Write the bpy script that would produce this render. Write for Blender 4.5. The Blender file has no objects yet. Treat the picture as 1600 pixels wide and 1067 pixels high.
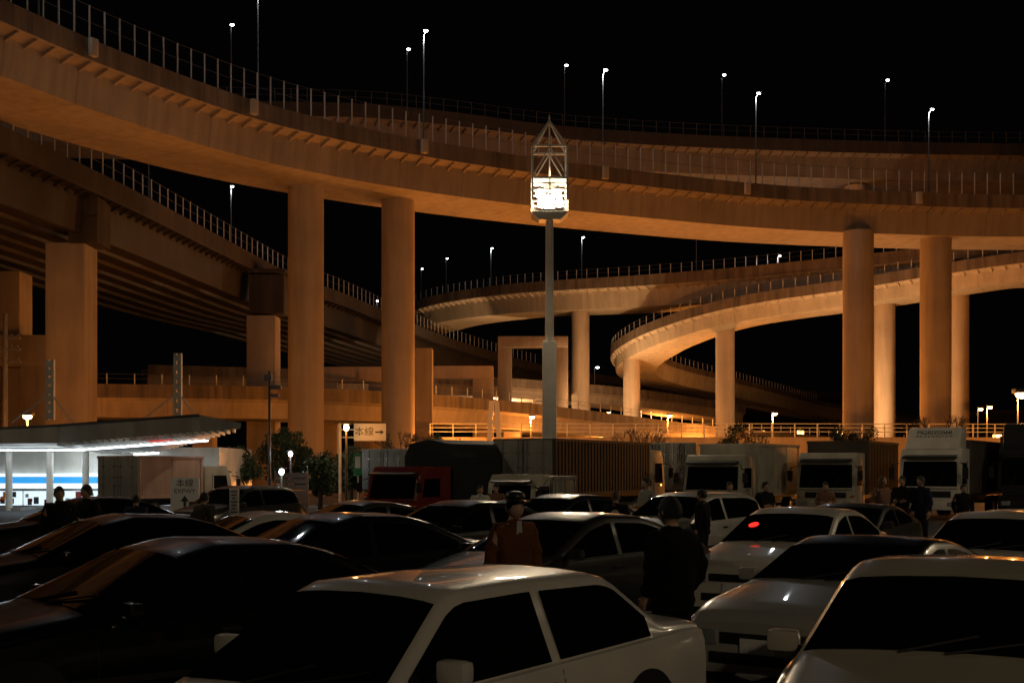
import bpy, bmesh, math, random
from mathutils import Vector, Matrix
random.seed(7)
R=math.radians
C=bpy.context.scene.collection
F=2000.0; HZ=731.0; CH=2.0
def X(px,Y): return (px-800)*Y/F
def Z(py,Y): return CH+(HZ-py)*Y/F
# ---------------------------------------------------------------- materials
def mat(name,col,rough=.5,metal=0,var=.15,scale=3,bump=0,coat=0,streak=0,panel=0,bscale=40,spec=None):
    m=bpy.data.materials.new(name); m.use_nodes=True; nt=m.node_tree; N=nt.nodes; L=nt.links
    b=N['Principled BSDF']; b.inputs['Roughness'].default_value=rough; b.inputs['Metallic'].default_value=metal
    b.inputs['Coat Weight'].default_value=coat
    if spec is not None: b.inputs['Specular IOR Level'].default_value=spec
    tc=N.new('ShaderNodeTexCoord')
    no=N.new('ShaderNodeTexNoise'); no.inputs['Scale'].default_value=scale; no.inputs['Detail'].default_value=6
    L.new(tc.outputs['Object'],no.inputs['Vector'])
    mr=N.new('ShaderNodeMapRange'); mr.inputs['From Min'].default_value=.3; mr.inputs['From Max'].default_value=.7
    mr.inputs['To Min'].default_value=1-var; mr.inputs['To Max'].default_value=1+var
    L.new(no.outputs['Fac'],mr.inputs['Value']); fac=mr.outputs['Result']
    def mul(a,bb):
        q=N.new('ShaderNodeMath'); q.operation='MULTIPLY'; L.new(a,q.inputs[0]); L.new(bb,q.inputs[1]); return q.outputs[0]
    if streak:
        mp=N.new('ShaderNodeMapping'); mp.inputs['Scale'].default_value=(.8,.8,.07)
        L.new(tc.outputs['Object'],mp.inputs['Vector'])
        n2=N.new('ShaderNodeTexNoise'); n2.inputs['Scale'].default_value=1.6; n2.inputs['Detail'].default_value=8; n2.inputs['Roughness'].default_value=.6
        L.new(mp.outputs[0],n2.inputs['Vector'])
        m2=N.new('ShaderNodeMapRange'); m2.inputs['From Min'].default_value=.33; m2.inputs['From Max'].default_value=.62
        m2.inputs['To Min'].default_value=1-streak; m2.inputs['To Max'].default_value=1.05
        L.new(n2.outputs['Fac'],m2.inputs['Value']); fac=mul(fac,m2.outputs['Result'])
    if panel:
        sp=N.new('ShaderNodeSeparateXYZ'); L.new(tc.outputs['UV'],sp.inputs[0])
        for ax,per in (('X',panel),('Y',1.3)):
            d=N.new('ShaderNodeMath'); d.operation='DIVIDE'; L.new(sp.outputs[ax],d.inputs[0]); d.inputs[1].default_value=per
            f=N.new('ShaderNodeMath'); f.operation='FRACT'; L.new(d.outputs[0],f.inputs[0])
            s=N.new('ShaderNodeMath'); s.operation='SUBTRACT'; L.new(f.outputs[0],s.inputs[0]); s.inputs[1].default_value=.5
            a=N.new('ShaderNodeMath'); a.operation='ABSOLUTE'; L.new(s.outputs[0],a.inputs[0])
            g=N.new('ShaderNodeMapRange'); g.inputs['From Min'].default_value=.004; g.inputs['From Max'].default_value=.02
            g.inputs['To Min'].default_value=.8 if ax=='X' else .88; g.inputs['To Max'].default_value=1
            L.new(a.outputs[0],g.inputs['Value']); fac=mul(fac,g.outputs['Result'])
    mx=N.new('ShaderNodeVectorMath'); mx.operation='SCALE'; mx.inputs[0].default_value=col[:3]
    L.new(fac,mx.inputs['Scale']); L.new(mx.outputs[0],b.inputs['Base Color'])
    if bump:
        nb=N.new('ShaderNodeTexNoise'); nb.inputs['Scale'].default_value=bscale; nb.inputs['Detail'].default_value=4
        L.new(tc.outputs['Object'],nb.inputs['Vector'])
        bp=N.new('ShaderNodeBump'); bp.inputs['Strength'].default_value=bump; bp.inputs['Distance'].default_value=.02
        L.new(nb.outputs['Fac'],bp.inputs['Height']); L.new(bp.outputs[0],b.inputs['Normal'])
    return m
def em(name,col,s):
    m=bpy.data.materials.new(name); m.use_nodes=True; b=m.node_tree.nodes['Principled BSDF']
    b.inputs['Base Color'].default_value=(*[min(1,c*.6) for c in col[:3]],1)
    b.inputs['Emission Color'].default_value=(*col[:3],1); b.inputs['Emission Strength'].default_value=s
    return m
M={}
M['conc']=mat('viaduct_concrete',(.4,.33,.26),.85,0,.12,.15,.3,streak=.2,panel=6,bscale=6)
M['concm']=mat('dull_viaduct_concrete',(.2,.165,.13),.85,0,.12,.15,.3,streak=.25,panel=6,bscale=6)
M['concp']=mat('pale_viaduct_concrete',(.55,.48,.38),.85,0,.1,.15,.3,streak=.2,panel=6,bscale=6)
M['concd']=mat('stained_concrete',(.23,.185,.145),.9,0,.2,.4,.4,streak=.5,panel=2.5,bscale=8)
M['concx']=mat('dark_parapet_concrete',(.055,.045,.037),.9,0,.18,.4,.4,streak=.35,panel=2.5,bscale=8)  # same recipe as the stained concrete in a darker tone
M['col']=mat('column_concrete',(.42,.34,.26),.85,0,.12,.3,.3,streak=.18,bscale=10)
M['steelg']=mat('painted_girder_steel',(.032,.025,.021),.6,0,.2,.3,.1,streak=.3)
M['asph']=mat('asphalt',(.05,.05,.052),.75,0,.3,.6,.6,bscale=120)
M['kerb']=mat('kerb_concrete',(.3,.29,.27),.9,0,.2,3,.3)
M['line']=mat('road_paint',(.6,.6,.57),.7,0,.3,8,.1)
M['soil']=mat('planting_soil',(.05,.04,.03),.95,0,.3,4,.4)
M['post']=mat('galvanised_post',(.6,.6,.58),.5,.1,.1,5)
M['rail']=mat('dark_rail_steel',(.1,.095,.09),.6,.2,.1,5)
M['pole']=mat('lamp_pole_paint',(.1,.1,.1),.5,.2,.15,2)
M['white']=mat('white_paint',(.7,.67,.60),.4,0,.08,2,.03,streak=.15)
M['fascia']=mat('dull_canopy_paint',(.36,.35,.31),.5,0,.12,1,.03,streak=.25)
M['cream']=mat('cream_truck_paint',(.55,.52,.42),.45,0,.12,1.5,.02,coat=.2,streak=.25)
M['boxgrey']=mat('aluminium_box_panel',(.36,.35,.31),.5,.1,.18,1,.05,streak=.35)
M['boxdark']=mat('dark_corrugated_panel',(.075,.058,.048),.6,0,.2,1,.05,streak=.3)
M['tarp']=mat('dark_green_tarpaulin',(.014,.017,.014),.7,0,.25,2,.5,bscale=5)
M['red']=mat('red_truck_paint',(.2,.014,.011),.35,0,.1,2,0,coat=.4)
M['black']=mat('black_plastic',(.015,.015,.016),.45,0,.2,6,.05)
M['rubber']=mat('tyre_rubber',(.02,.02,.02),.8,0,.2,10,.2)
M['rim']=mat('wheel_alloy',(.45,.45,.45),.3,.9,.1,4)
M['chrome']=mat('chrome_trim',(.6,.6,.6),.25,.8,.03,4)
M['glass']=mat('dark_car_glass',(.004,.005,.005),.04,0,.2,2,0,spec=.4)
M['hl']=mat('headlamp_glass',(.5,.5,.5),.1,.5,.1,30,.1,coat=1)
M['tl']=mat('tail_lamp_glass',(.25,.01,.01),.15,0,.1,20,.1,coat=1)
M['amber']=mat('amber_lens',(.6,.2,.02),.2,0,.1,20)
M['leaf']=mat('evergreen_leaf',(.045,.07,.028),.6,0,.4,1.5)
M['bark']=mat('tree_bark',(.1,.075,.05),.9,0,.3,8,.5)
M['skin']=mat('skin',(.55,.34,.24),.55,0,.06,6,.05)
M['eye']=mat('eye_dark',(.02,.015,.01),.2,0,.1,9)
M['lip']=mat('lip',(.35,.14,.11),.5,0,.1,9)
M['hair']=mat('black_hair',(.012,.01,.009),.55,0,.4,60,.6,bscale=150)
M['hairb']=mat('brown_hair',(.12,.06,.03),.5,0,.4,60,.6,bscale=150)
M['signw']=mat('sign_white',(.82,.82,.8),.45,0,.04,3)
M['signk']=mat('sign_lettering',(.03,.05,.06),.5,0,.1,3)
M['signg']=mat('sign_green',(.02,.25,.1),.45,0,.1,3)
M['sod']=em('sodium_lamp',(1,.5,.16),60)
M['sodfar']=em('distant_sodium_lamp',(1,.45,.12),10)
M['led']=em('cool_white_lamp',(.85,.95,1),22)
M['flood']=em('floodlight_bulb',(1,.86,.66),90)
M['tube']=em('fluorescent_tube',(.85,.95,1),6)
M['shop']=em('lit_shop_interior',(.75,.9,1),.95)
M['shopb']=em('blue_sign_light',(.03,.3,.7),1.1)
M['shopw']=em('white_sign_light',(.8,.93,1),1.2)
M['redlit']=em('red_soffit_reflection',(1,.05,.03),.6)  # red reflection under the canopy, put in as a glow
M['redhot']=em('red_glass_reflection',(1,.03,.02),1.6)  # glow standing in for the red reflection on the windscreen
def cloth(n,c): return mat(n,c,.9,0,.2,4,.25,bscale=60,spec=.15)
def paint(n,c,metal=0,coat=.9,spec=.5): return mat(n,c,.3,metal,.06,1.5,0,coat=coat,streak=.08,spec=spec)
# ---------------------------------------------------------------- mesh builder
class MB:
    def __init__(s): s.v=[]; s.f=[]; s.uv={}; s.mi={}
    def add(s,vs,fs,mi=0):
        o=len(s.v); s.v+= [tuple(v) for v in vs]
        for f in fs:
            if mi: s.mi[len(s.f)]=mi
            s.f.append(tuple(o+i for i in f))
        return s
    def box(s,c,d,rz=0,M_=None,mi=0):
        vs=[Vector((x*d[0]/2,y*d[1]/2,z*d[2]/2)) for x in(-1,1) for y in(-1,1) for z in(-1,1)]
        m=M_ if M_ is not None else Matrix.Rotation(rz,3,'Z')
        vs=[m@v+Vector(c) for v in vs]
        s.add(vs,[(0,1,3,2),(4,6,7,5),(0,4,5,1),(2,3,7,6),(0,2,6,4),(1,5,7,3)],mi); return s
    def cyl(s,a,b,r0,r1=None,n=12,cap=True,mi=0):
        a=Vector(a); b=Vector(b); r1=r0 if r1 is None else r1
        d=(b-a).normalized(); u=d.orthogonal().normalized(); w=d.cross(u)
        vs=[]
        for p,r in((a,r0),(b,r1)):
            for i in range(n):
                t=2*math.pi*i/n; vs.append(p+u*math.cos(t)*r+w*math.sin(t)*r)
        fs=[(i,(i+1)%n,n+(i+1)%n,n+i) for i in range(n)]
        if cap: fs+=[tuple(range(n-1,-1,-1)),tuple(range(n,2*n))]
        s.add(vs,fs,mi); return s
    def bar(s,a,b,w,h=None,mi=0):
        a=Vector(a); b=Vector(b); h=h or w; d=(b-a); L=d.length; d.normalize()
        up=Vector((0,0,1)) if abs(d.z)<.95 else Vector((1,0,0))
        y=up.cross(d).normalized(); z=d.cross(y)
        m=Matrix((d,y,z)).transposed()
        return s.box((a+b)/2,(L,w,h),M_=m,mi=mi)
    def sph(s,c,r,n=12,k=8,mi=0):
        r=(r,r,r) if not hasattr(r,'__len__') else r; c=Vector(c); vs=[];fs=[]
        for j in range(k+1):
            ph=math.pi*j/k
            for i in range(n):
                t=2*math.pi*i/n; vs.append(c+Vector((r[0]*math.sin(ph)*math.cos(t),r[1]*math.sin(ph)*math.sin(t),r[2]*math.cos(ph))))
        for j in range(k):
            for i in range(n): fs.append((j*n+i,(j+1)*n+i,(j+1)*n+(i+1)%n,j*n+(i+1)%n))
        s.add(vs,fs,mi); return s
    def prism(s,poly,lo,hi,axis='y',mi=0):
        n=len(poly); vs=[]
        for t in(lo,hi):
            for a,b in poly: vs.append((a,t,b) if axis=='y' else ((t,a,b) if axis=='x' else (a,b,t)))
        s.add(vs,[(i,(i+1)%n,n+(i+1)%n,n+i) for i in range(n)]+[tuple(range(n)),tuple(range(2*n-1,n-1,-1))],mi); return s
    def grid(s,fn,nu,nv,mi=0):
        vs=[fn(i/nu,j/nv) for i in range(nu+1) for j in range(nv+1)]
        s.add(vs,[(i*(nv+1)+j,(i+1)*(nv+1)+j,(i+1)*(nv+1)+j+1,i*(nv+1)+j+1) for i in range(nu) for j in range(nv)],mi); return s
    def build(s,name,m,parent=None,smooth=False,bevel=0,world=None,ang=40):
        me=bpy.data.meshes.new(name); me.from_pydata(s.v,[],s.f)
        for mm in (m if isinstance(m,(list,tuple)) else [m]): me.materials.append(mm)
        for k,v in s.mi.items(): me.polygons[k].material_index=v
        if s.uv:
            ul=me.uv_layers.new(name='UVMap')
            for p in me.polygons:
                uvs=s.uv.get(p.index)
                if uvs:
                    for li,q in zip(p.loop_indices,uvs): ul.data[li].uv=q
        bm=bmesh.new(); bm.from_mesh(me)
        bmesh.ops.recalc_face_normals(bm,faces=bm.faces)
        if bevel: bmesh.ops.bevel(bm,geom=bm.edges[:],offset=bevel,segments=2,affect='EDGES',profile=.6,clamp_overlap=True)
        bm.to_mesh(me); bm.free()
        if smooth or bevel:
            me.shade_smooth(); me.set_sharp_from_angle(angle=R(ang))
        o=bpy.data.objects.new(name,me); C.objects.link(o)
        if parent:
            o.parent=parent
            if world is not None: o.matrix_parent_inverse=Matrix.Translation(-Vector(world))
        return o
def tag(o,label=None,cat=None,group=None,kind=None):
    if label: o['label']=label
    if cat: o['category']=cat
    if group: o['group']=group
    if kind: o['kind']=kind
    return o
def empty(name,loc,rz=0,label=None,cat=None,group=None):
    o=bpy.data.objects.new(name,None); C.objects.link(o); o.location=loc; o.rotation_euler=(0,0,rz)
    return tag(o,label,cat,group)
def point(parent,loc,power,col,rad=.15,name='lamp_light',world=None):
    l=bpy.data.lights.new(name,'POINT'); l.energy=power; l.color=col; l.shadow_soft_size=rad
    o=bpy.data.objects.new(name,l); C.objects.link(o); o.location=loc
    if parent:
        o.parent=parent
        if world is not None: o.matrix_parent_inverse=Matrix.Translation(-Vector(world))
    return o
SOD=(1,.31,.045); PALE=(1,.55,.24)
def text(name,s,size,m,parent,loc,rot,align='CENTER',sx=1,sp=1):
    cu=bpy.data.curves.new(name,'FONT'); cu.body=s; cu.size=size; cu.align_x=align; cu.align_y='CENTER'; cu.extrude=.002; cu.space_line=sp
    t=bpy.data.objects.new(name,cu); C.objects.link(t)
    dg=bpy.context.evaluated_depsgraph_get(); me=bpy.data.meshes.new_from_object(t.evaluated_get(dg))
    bpy.data.objects.remove(t); me.materials.clear(); me.materials.append(m)
    o=bpy.data.objects.new(name,me); C.objects.link(o); o.parent=parent; o.location=loc; o.rotation_euler=rot; o.scale=(sx,1,1)
    return o
# ---------------------------------------------------------------- world, camera
w=bpy.data.worlds.new('World'); bpy.context.scene.world=w; w.use_nodes=True
nt=w.node_tree; bg=nt.nodes['Background']
sk=nt.nodes.new('ShaderNodeTexSky'); sk.sky_type='NISHITA'; sk.sun_disc=False; sk.sun_elevation=R(-8); sk.sun_rotation=R(200)
mixn=nt.nodes.new('ShaderNodeMix'); mixn.data_type='RGBA'; mixn.inputs['Factor'].default_value=.9
nt.links.new(sk.outputs[0],mixn.inputs['A']); mixn.inputs['B'].default_value=(.02,.018,.02,1)
nt.links.new(mixn.outputs['Result'],bg.inputs[0]); bg.inputs[1].default_value=.04
cam=bpy.data.cameras.new('camera'); co=bpy.data.objects.new('camera',cam); C.objects.link(co)
co.location=(0,0,CH); co.rotation_euler=(R(90),0,0); cam.lens=45; cam.sensor_width=36; cam.shift_y=(HZ-533.5)/1600; cam.clip_end=3000; cam.clip_start=.1
bpy.context.scene.camera=co
bpy.context.scene.view_settings.view_transform='Standard'
# ---------------------------------------------------------------- ground
g=MB(); g.add([(-900,-60,0),(900,-60,0),(900,1500,0),(-900,1500,0)],[(0,1,2,3)])
tag(g.build('ground',M['asph']),kind='structure')
ln=MB()
for row in (8.5,14,20,26,32):
    for k in range(-9,13):
        x0=k*2.9; ln.add([(x0,row-2.3,.004),(x0+.12,row-2.3,.004),(x0+1.6,row+2.0,.004),(x0+1.48,row+2.0,.004)],[(0,1,2,3)])
for yy in (37.5,62):
    ln.add([(-60,yy,.004),(60,yy,.004),(60,yy+.15,.004),(-60,yy+.15,.004)],[(0,1,2,3)])
tag(ln.build('parking_lines',M['line']),kind='structure')
kb=MB()
for (x0,x1,y0,y1) in ((-22,-9,64,76),(-7,50,74,92),(-30,-23,60,70)):
    kb.box(((x0+x1)/2,y0,.07),(x1-x0,.2,.14)); kb.box(((x0+x1)/2,y1,.07),(x1-x0,.2,.14))
    kb.box((x0+.1,(y0+y1)/2,.07),(.2,y1-y0-.2,.138)); kb.box((x1-.1,(y0+y1)/2,.07),(.2,y1-y0-.2,.138))
tag(kb.build('kerb',M['kerb']),kind='structure')
so=MB()
for (x0,x1,y0,y1) in ((-22,-9,64,76),(-7,50,74,92),(-30,-23,60,70)):
    so.box(((x0+x1)/2,(y0+y1)/2,.06),(x1-x0-.4,y1-y0-.2,.11))
tag(so.build('planting_bed',M['soil']),kind='structure')
# ---------------------------------------------------------------- viaducts
def resample(ctrl,step):
    p=[Vector(c) for c in ctrl]; p=[2*p[0]-p[1]]+p+[2*p[-1]-p[-2]]; d=[]
    for i in range(1,len(p)-2):
        for k in range(24):
            t=k/24; a,b,c,e=p[i-1],p[i],p[i+1],p[i+2]
            d.append(.5*((2*b)+(c-a)*t+(2*a-5*b+4*c-e)*t*t+(3*b-a-3*c+e)*t**3))
    d.append(p[-2]); out=[d[0]]; acc=0
    for i in range(1,len(d)):
        seg=(d[i]-d[i-1]).length
        while acc+seg>=step:
            t=(step-acc)/seg; q=d[i-1].lerp(d[i],t); out.append(q); d[i-1]=q; seg=(d[i]-q).length; acc=0
        acc+=seg
    return out
def frames(path,side):
    out=[]
    for i,p in enumerate(path):
        t=(path[min(i+1,len(path)-1)]-path[max(i-1,0)]); t.z=0; t.normalize()
        out.append((p,t,Vector((-t.y,t.x,0))*side))
    return out
def sweep(mb,fr,sec,step):
    n=len(sec); cum=[0]
    for i in range(n): a=sec[i]; b=sec[(i+1)%n]; cum.append(cum[-1]+math.hypot(b[0]-a[0],b[1]-a[1]))
    o=len(mb.v)
    for p,t,nn in fr:
        for u,z in sec: mb.v.append(tuple(p+nn*u+Vector((0,0,z))))
    for i in range(len(fr)-1):
        for j in range(n):
            k=(j+1)%n
            mb.uv[len(mb.f)]=[(i*step,cum[j]),((i+1)*step,cum[j]),((i+1)*step,cum[j+1]),(i*step,cum[j+1])]
            mb.f.append((o+i*n+j,o+(i+1)*n+j,o+(i+1)*n+k,o+i*n+k))
    mb.f.append(tuple(o+j for j in range(n))); mb.f.append(tuple(o+(len(fr)-1)*n+j for j in range(n-1,-1,-1)))
def viaduct(label,ctrl,side,W,H,par,over,fence,pstep,cols,gm='conc',teeth=False,step=1.5,name='viaduct',rib=1.5,farfence=False,maxp=98,pm_='concd',pt=.1,postm='post'):
    path=resample(ctrl,step); fr=frames(path,side)
    base=Vector((cols[0][0],cols[0][1],0)) if cols else Vector((path[0].x,path[0].y,0))
    root=empty(name,base,0,label,'viaduct')
    if teeth:
        sec=[(-over,H-.35),(-over,H+.25),(W+over,H+.25),(W+over,H-.35)]
        k=int(W//2.4)
        for i in range(k,-1,-1):
            u=i*2.4; sec+=[(u+.75,.25),(u+.6,0),(u+.1,0),(u-.05,.25 if i else H-.35)]
    else:
        sec=[(0,0),(-.3,H-.5),(-over,H-.2),(-over,H+.2),(W+over,H+.2),(W+over,H-.2),(W+.3,H-.5),(W,0)]
    mb=MB(); sweep(mb,fr,sec,step)
    if rib:
        nr=max(1,int(round(rib/step)))
        for i in range(0,len(fr),nr):
            p,t,nn=fr[i]
            a=p+nn*(-.3)+Vector((0,0,H-.7)); b=p+nn*(-over+.1)+Vector((0,0,H-.3)); mb.bar(a,b,.16,.2)
    mb.build('girder',M[gm],root,world=base)
    for u0 in (-over-.03,W+over-.22):
        mb=MB(); sweep(mb,fr,[(u0,H-.18),(u0,H+.2+par),(u0+.25,H+.2+par),(u0+.25,H+.22)],step)
        mb.build('parapet',M[pm_],root,world=base)
    if fence:
        for uu in ([-over+.1]+([W+over-.1] if farfence else [])):
            pp=resample(ctrl,pstep); f2=frames(pp,side); zt=H+.2+par
            rb=MB()
            for zz in (fence*.5,fence-.06): sweep(rb,f2,[(uu,zt+zz),(uu,zt+zz+.03),(uu+.03,zt+zz+.03),(uu+.03,zt+zz)],pstep)
            fe=rb.build('fence_rail',M['rail'],root,world=base)
            pm=MB().box((0,0,fence/2),(pt,pt*.9,fence)).build('fence_post',M[postm])
            first=True; cnt=0
            for p,t,nn in f2:
                if cnt>=maxp: break
                q=p+nn*(uu+.02)+Vector((0,0,zt)); px=800+F*q.x/q.y if q.y>5 else -999
                if px<-120 or px>1720: continue
                o=pm if first else pm.copy()
                if not first: C.objects.link(o)
                first=False; cnt+=1
                o.parent=fe; o.location=q; o.rotation_euler=(0,0,math.atan2(t.y,t.x))
            if first: bpy.data.objects.remove(pm)
    for c in cols:
        x,y,zt,wd,kind=c; mb=MB()
        if kind=='r':
            n=32; mb.cyl((x,y,0),(x,y,zt-.0),wd/2,n=n)
            mb.cyl((x,y,-.1),(x,y,.6),wd/2+.5,n=n)
            mb.build('column',M['col'],root,smooth=True,world=base)
        else:
            mb.box((x,y,zt/2),(wd,wd,zt)); mb.build('column',M['col'],root,bevel=.12,world=base)
    return root,fr,base
A=[(-38,42,24.9),(-35,58,24.7),(-29.5,73.6,24.6),(-25,83.2,24.5),(-18.7,93.5,24.5),(-10.2,102,24.5),(0,109,24.5),(11.5,115,24.5),(24,120.3,24.5),(37,123.3,24.5),(50,124.7,24.5),(75,124,24.5),(100,120,24.5)]
VA,frA,bA=viaduct('nearest high curved viaduct sweeping from the upper left over the lamp tower, with round columns',A,1,7.5,2.7,.9,1.3,2.1,1.3,
  [(X(478,103),103,24.6,2.85,'r'),(X(622,108),108,24.6,2.8,'r'),(X(1341,122.5),122.5,24.6,2.9,'r'),(X(1462,126),126,24.6,3.0,'r')],pt=.08)
for px in (155,395,655,935,1175,1440):
    best=min(frA,key=lambda q:abs(800+F*(q[0].x-q[2].x*1.5)/(q[0].y-q[2].y*1.5)-px))
    p,t,nn=best
    mb=MB().box(tuple(p-nn*1.5+Vector((0,0,3.25))),(.55,.36,1.1),rz=math.atan2(t.y,t.x))
    mb.build('lamp_corbel',M['concp'],VA,world=bA,bevel=.05)
B=[(-50,112,31),(-42,122,33),(-31,131,35),(-16,137,36.3),(-7,142,36.8),(7.5,149.5,37.1),(31,155,37.3),(63,158,37.4),(95,156,37.4)]
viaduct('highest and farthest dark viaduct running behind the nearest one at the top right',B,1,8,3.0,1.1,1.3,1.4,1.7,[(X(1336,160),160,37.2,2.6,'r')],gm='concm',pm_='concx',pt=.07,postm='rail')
Cc=[(-30,238,25.0),(-17,215,25.2),(-10,205,25.6),(0,192,25.2),(9.1,183,24.6),(17.8,178,24.4),(29.7,170,24.2),(41.6,160,24.0),(49.7,153,23.9),(59.2,148,23.8),(70,143,23.8),(90,136,23.8)]
viaduct('long pale viaduct at middle height crossing behind the lamp tower to the right edge',Cc,1,7.5,2.9,1.1,1.3,1.3,1.6,
  [(X(907,186),186,24.6,2.6,'r'),(X(1382,158),158,24,2.6,'r'),(X(1497,156),156,23.9,2.6,'r')],gm='concp',pt=.08)
D=[(90,133.5,23.9),(70,140.8,23.8),(59,145.8,23.5),(50,150.6,22.7),(42,156,21.9),(33,161.5,21.2),(26.5,165.5,20.3),(21.2,170.5,19.1),(17.4,177,17.9),(15.4,187,16.8),(16.8,198,16.0),(22,207,15.2),(31,220,14.4),(45,243,13.4),(60,268,12.4),(85,300,11.5),(120,340,10)]
viaduct('spiral loop ramp curling down between two round columns right of the lamp tower',D,-1,6.0,2.0,.9,.8,1.1,1.6,
  [(X(987,182),182,17.6,2.4,'r'),(X(1133,170),170,20.9,2.5,'r')],farfence=True,pt=.08,gm='concp')
E=[(-37,45,19.6),(-36,70,19.6),(-33.6,87,19.6),(-31.4,102,19.6),(-29.2,122,19.6),(-26.4,146,19.6),(-22.2,164,19.6),(-17.5,188,19.4),(-12,210,19),(-4,230,18.2),(7,250,17.2),(22,265,16.2),(45,275,15),(80,285,14)]
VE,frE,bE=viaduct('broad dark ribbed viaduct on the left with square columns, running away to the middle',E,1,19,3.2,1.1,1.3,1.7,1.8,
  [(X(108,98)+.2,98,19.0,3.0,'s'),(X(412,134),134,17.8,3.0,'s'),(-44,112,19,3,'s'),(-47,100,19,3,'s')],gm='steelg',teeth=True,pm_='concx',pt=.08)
mb=MB().box((-32.2,97.6,19.9),(2.2,3.2,2.0)).box((-32.3,97.6,21.6),(2.4,3,1.6)); mb.build('pier_cap',M['concx'],VE,world=bE,bevel=.05)
mb=MB().box((-25.4,134,20.0),(3.6,3.2,4.0)).box((-25.4,134,22.4),(3.9,3.5,.4)); mb.build('pier_cap',M['concx'],VE,world=bE,bevel=.05)
Fp=[(-95,112,6.8),(-60,118,6.8),(-38,121,6.8),(-20,127,6.8),(-5,142,6.7),(8,160,6.2),(24,180,5.2),(50,205,4),(90,235,3)]
viaduct('low orange lit viaduct behind the left columns',Fp,1,8,2.0,.9,.7,1.0,2.5,[(-30,125,6.8,2,'s'),(-50,122,6.8,2,'s'),(0,152,6.3,2,'s')],rib=0)
G=[(-45,158,12.0),(-25,166,12.0),(-8,176,12.0),(8,188,11.8),(22,200,11.2),(40,222,10)]
viaduct('small middle deck glimpsed low between the columns behind the lamp tower',G,1,7,1.6,.9,.7,0,2.5,[(-20,171,12,2,'s'),(4,188,11.8,2,'s')],rib=0)
viaduct('tiny distant orange lit overpass right of the spiral ramp',[(32,300,21.2),(45,300,21.2),(52,305,21)],1,7,1.6,.9,.5,0,3,[(38,303,21,2,'s'),(50,306,21,2,'s')],rib=0)
def portal(label,x0,x1,y,zt,d,cw,both=True):
    r=empty('portal_pier',((x0+x1)/2,y,0),0,label,'pier')
    MB().box(((x0+x1)/2,y,zt-d/2),(x1-x0,2.2,d)).build('crossbeam',M['col'],r,world=r.location,bevel=.1)
    for x in ([x0+cw/2,x1-cw/2] if both else [x1-cw/2]):
        MB().box((x,y,(zt-d)/2),(cw,2,zt-d)).build('column',M['col'],r,world=r.location,bevel=.08)
    return r
portal('orange portal pier between the second round column and the white A shaped post',X(640,150),X(771,150),150,13.9,1.5,2.4)
portal('orange portal pier just left of the second round column',X(500,140),X(606,140),140,13.0,1.7,2.0)
portal('tall portal pier immediately behind the lamp tower pole',X(778,174),X(887,174),174,19.8,1.5,1.9)
portal('dark portal pier at the far left edge behind the utility pole',X(-40,110),X(82,110),110,Z(525,110),2.7,2.4,True)
r=empty('square_pier',(X(662,119),119,0),0,'bright square pier touching the right side of the second round column','pier')
MB().box((X(660,119),119,Z(545,119)/2),(1.9,1.9,Z(545,119))).build('shaft',M['col'],r,world=r.location,bevel=.08)
MB().box((X(660,119),119,.4),(2.6,2.6,.8)).build('footing',M['col'],r,world=r.location,bevel=.08)
wp=[(X(672,112),112,0),(0,112,0),(20,112,0),(40,113,0),(62,115,0),(90,118,0)]
fr=frames(resample(wp,2),1)
r=empty('ramp_wall',(X(672,112),112,0),0,'pale orange lit ramp wall with a railing, behind the parked trucks','wall')
mb=MB(); sweep(mb,fr,[(0,0),(0,4.7),(.35,4.7),(.35,4.2),(9,4.2),(9,0)],2); mb.build('wall',M['conc'],r,world=r.location)
mb=MB()
for zz in (.45,.8,1.15): sweep(mb,fr,[(.15,4.7+zz),(.15,4.76+zz),(.2,4.76+zz),(.2,4.7+zz)],2)
ra=mb.build('railing',M['post'],r,world=r.location)
pm=MB().box((0,0,.6),(.1,.08,1.2)).build('railing_post',M['post'])
for i,(p,t,nn) in enumerate(fr):
    o=pm if i==0 else pm.copy()
    if i: C.objects.link(o)
    o.parent=ra; o.location=p+nn*.18+Vector((0,0,4.7))
r=empty('a_frame_post',(X(772,109),109,0),0,'white A shaped post standing before the orange ramp wall','post')
mb=MB(); 
for a,b in ((760,768),(785,776)): mb.bar((X(a,109),109,0),(X(b,109),109,Z(626,109)),.45,.4)
mb.bar((X(764,109),109,Z(660,109)),(X(781,109),109,Z(660,109)),.3,.25)
mb.build('frame',M['white'],r,world=r.location)
# ---------------------------------------------------------------- lamps
def street_lamp(px,py,Y,zb,label,group=None,m='led',arm=1,power=0,col=(.9,.95,1),r0=.09,hs=.28):
    x=X(px,Y); zt=Z(py,Y)
    root=empty('street_lamp',(x,Y,zb),0,label,'street lamp',group)
    h=zt-zb
    mb=MB().cyl((0,0,0),(0,0,h*.96),r0,r0*.6,8).cyl((0,0,h*.96),(arm*.4,-.3,h),r0*.6,r0*.5,8).cyl((0,0,0),(0,0,.25),r0*1.8,n=8)
    mb.build('pole',M['pole'],root,smooth=True)
    MB().box((arm*.5,-.4,h+.03),(hs*1.5,hs,hs*.4)).build('lamp_head',M['pole'],root,bevel=.03)
    MB().sph((arm*.5,-.4,h-hs*.28),(hs*.6,hs*.42,hs*.36),10,6).build('lamp_bulb',M[m],root)
    if power: point(root,(arm*.5,-.4,h-hs*.28-.35),power,col,.12)
    return root
i=0
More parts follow.
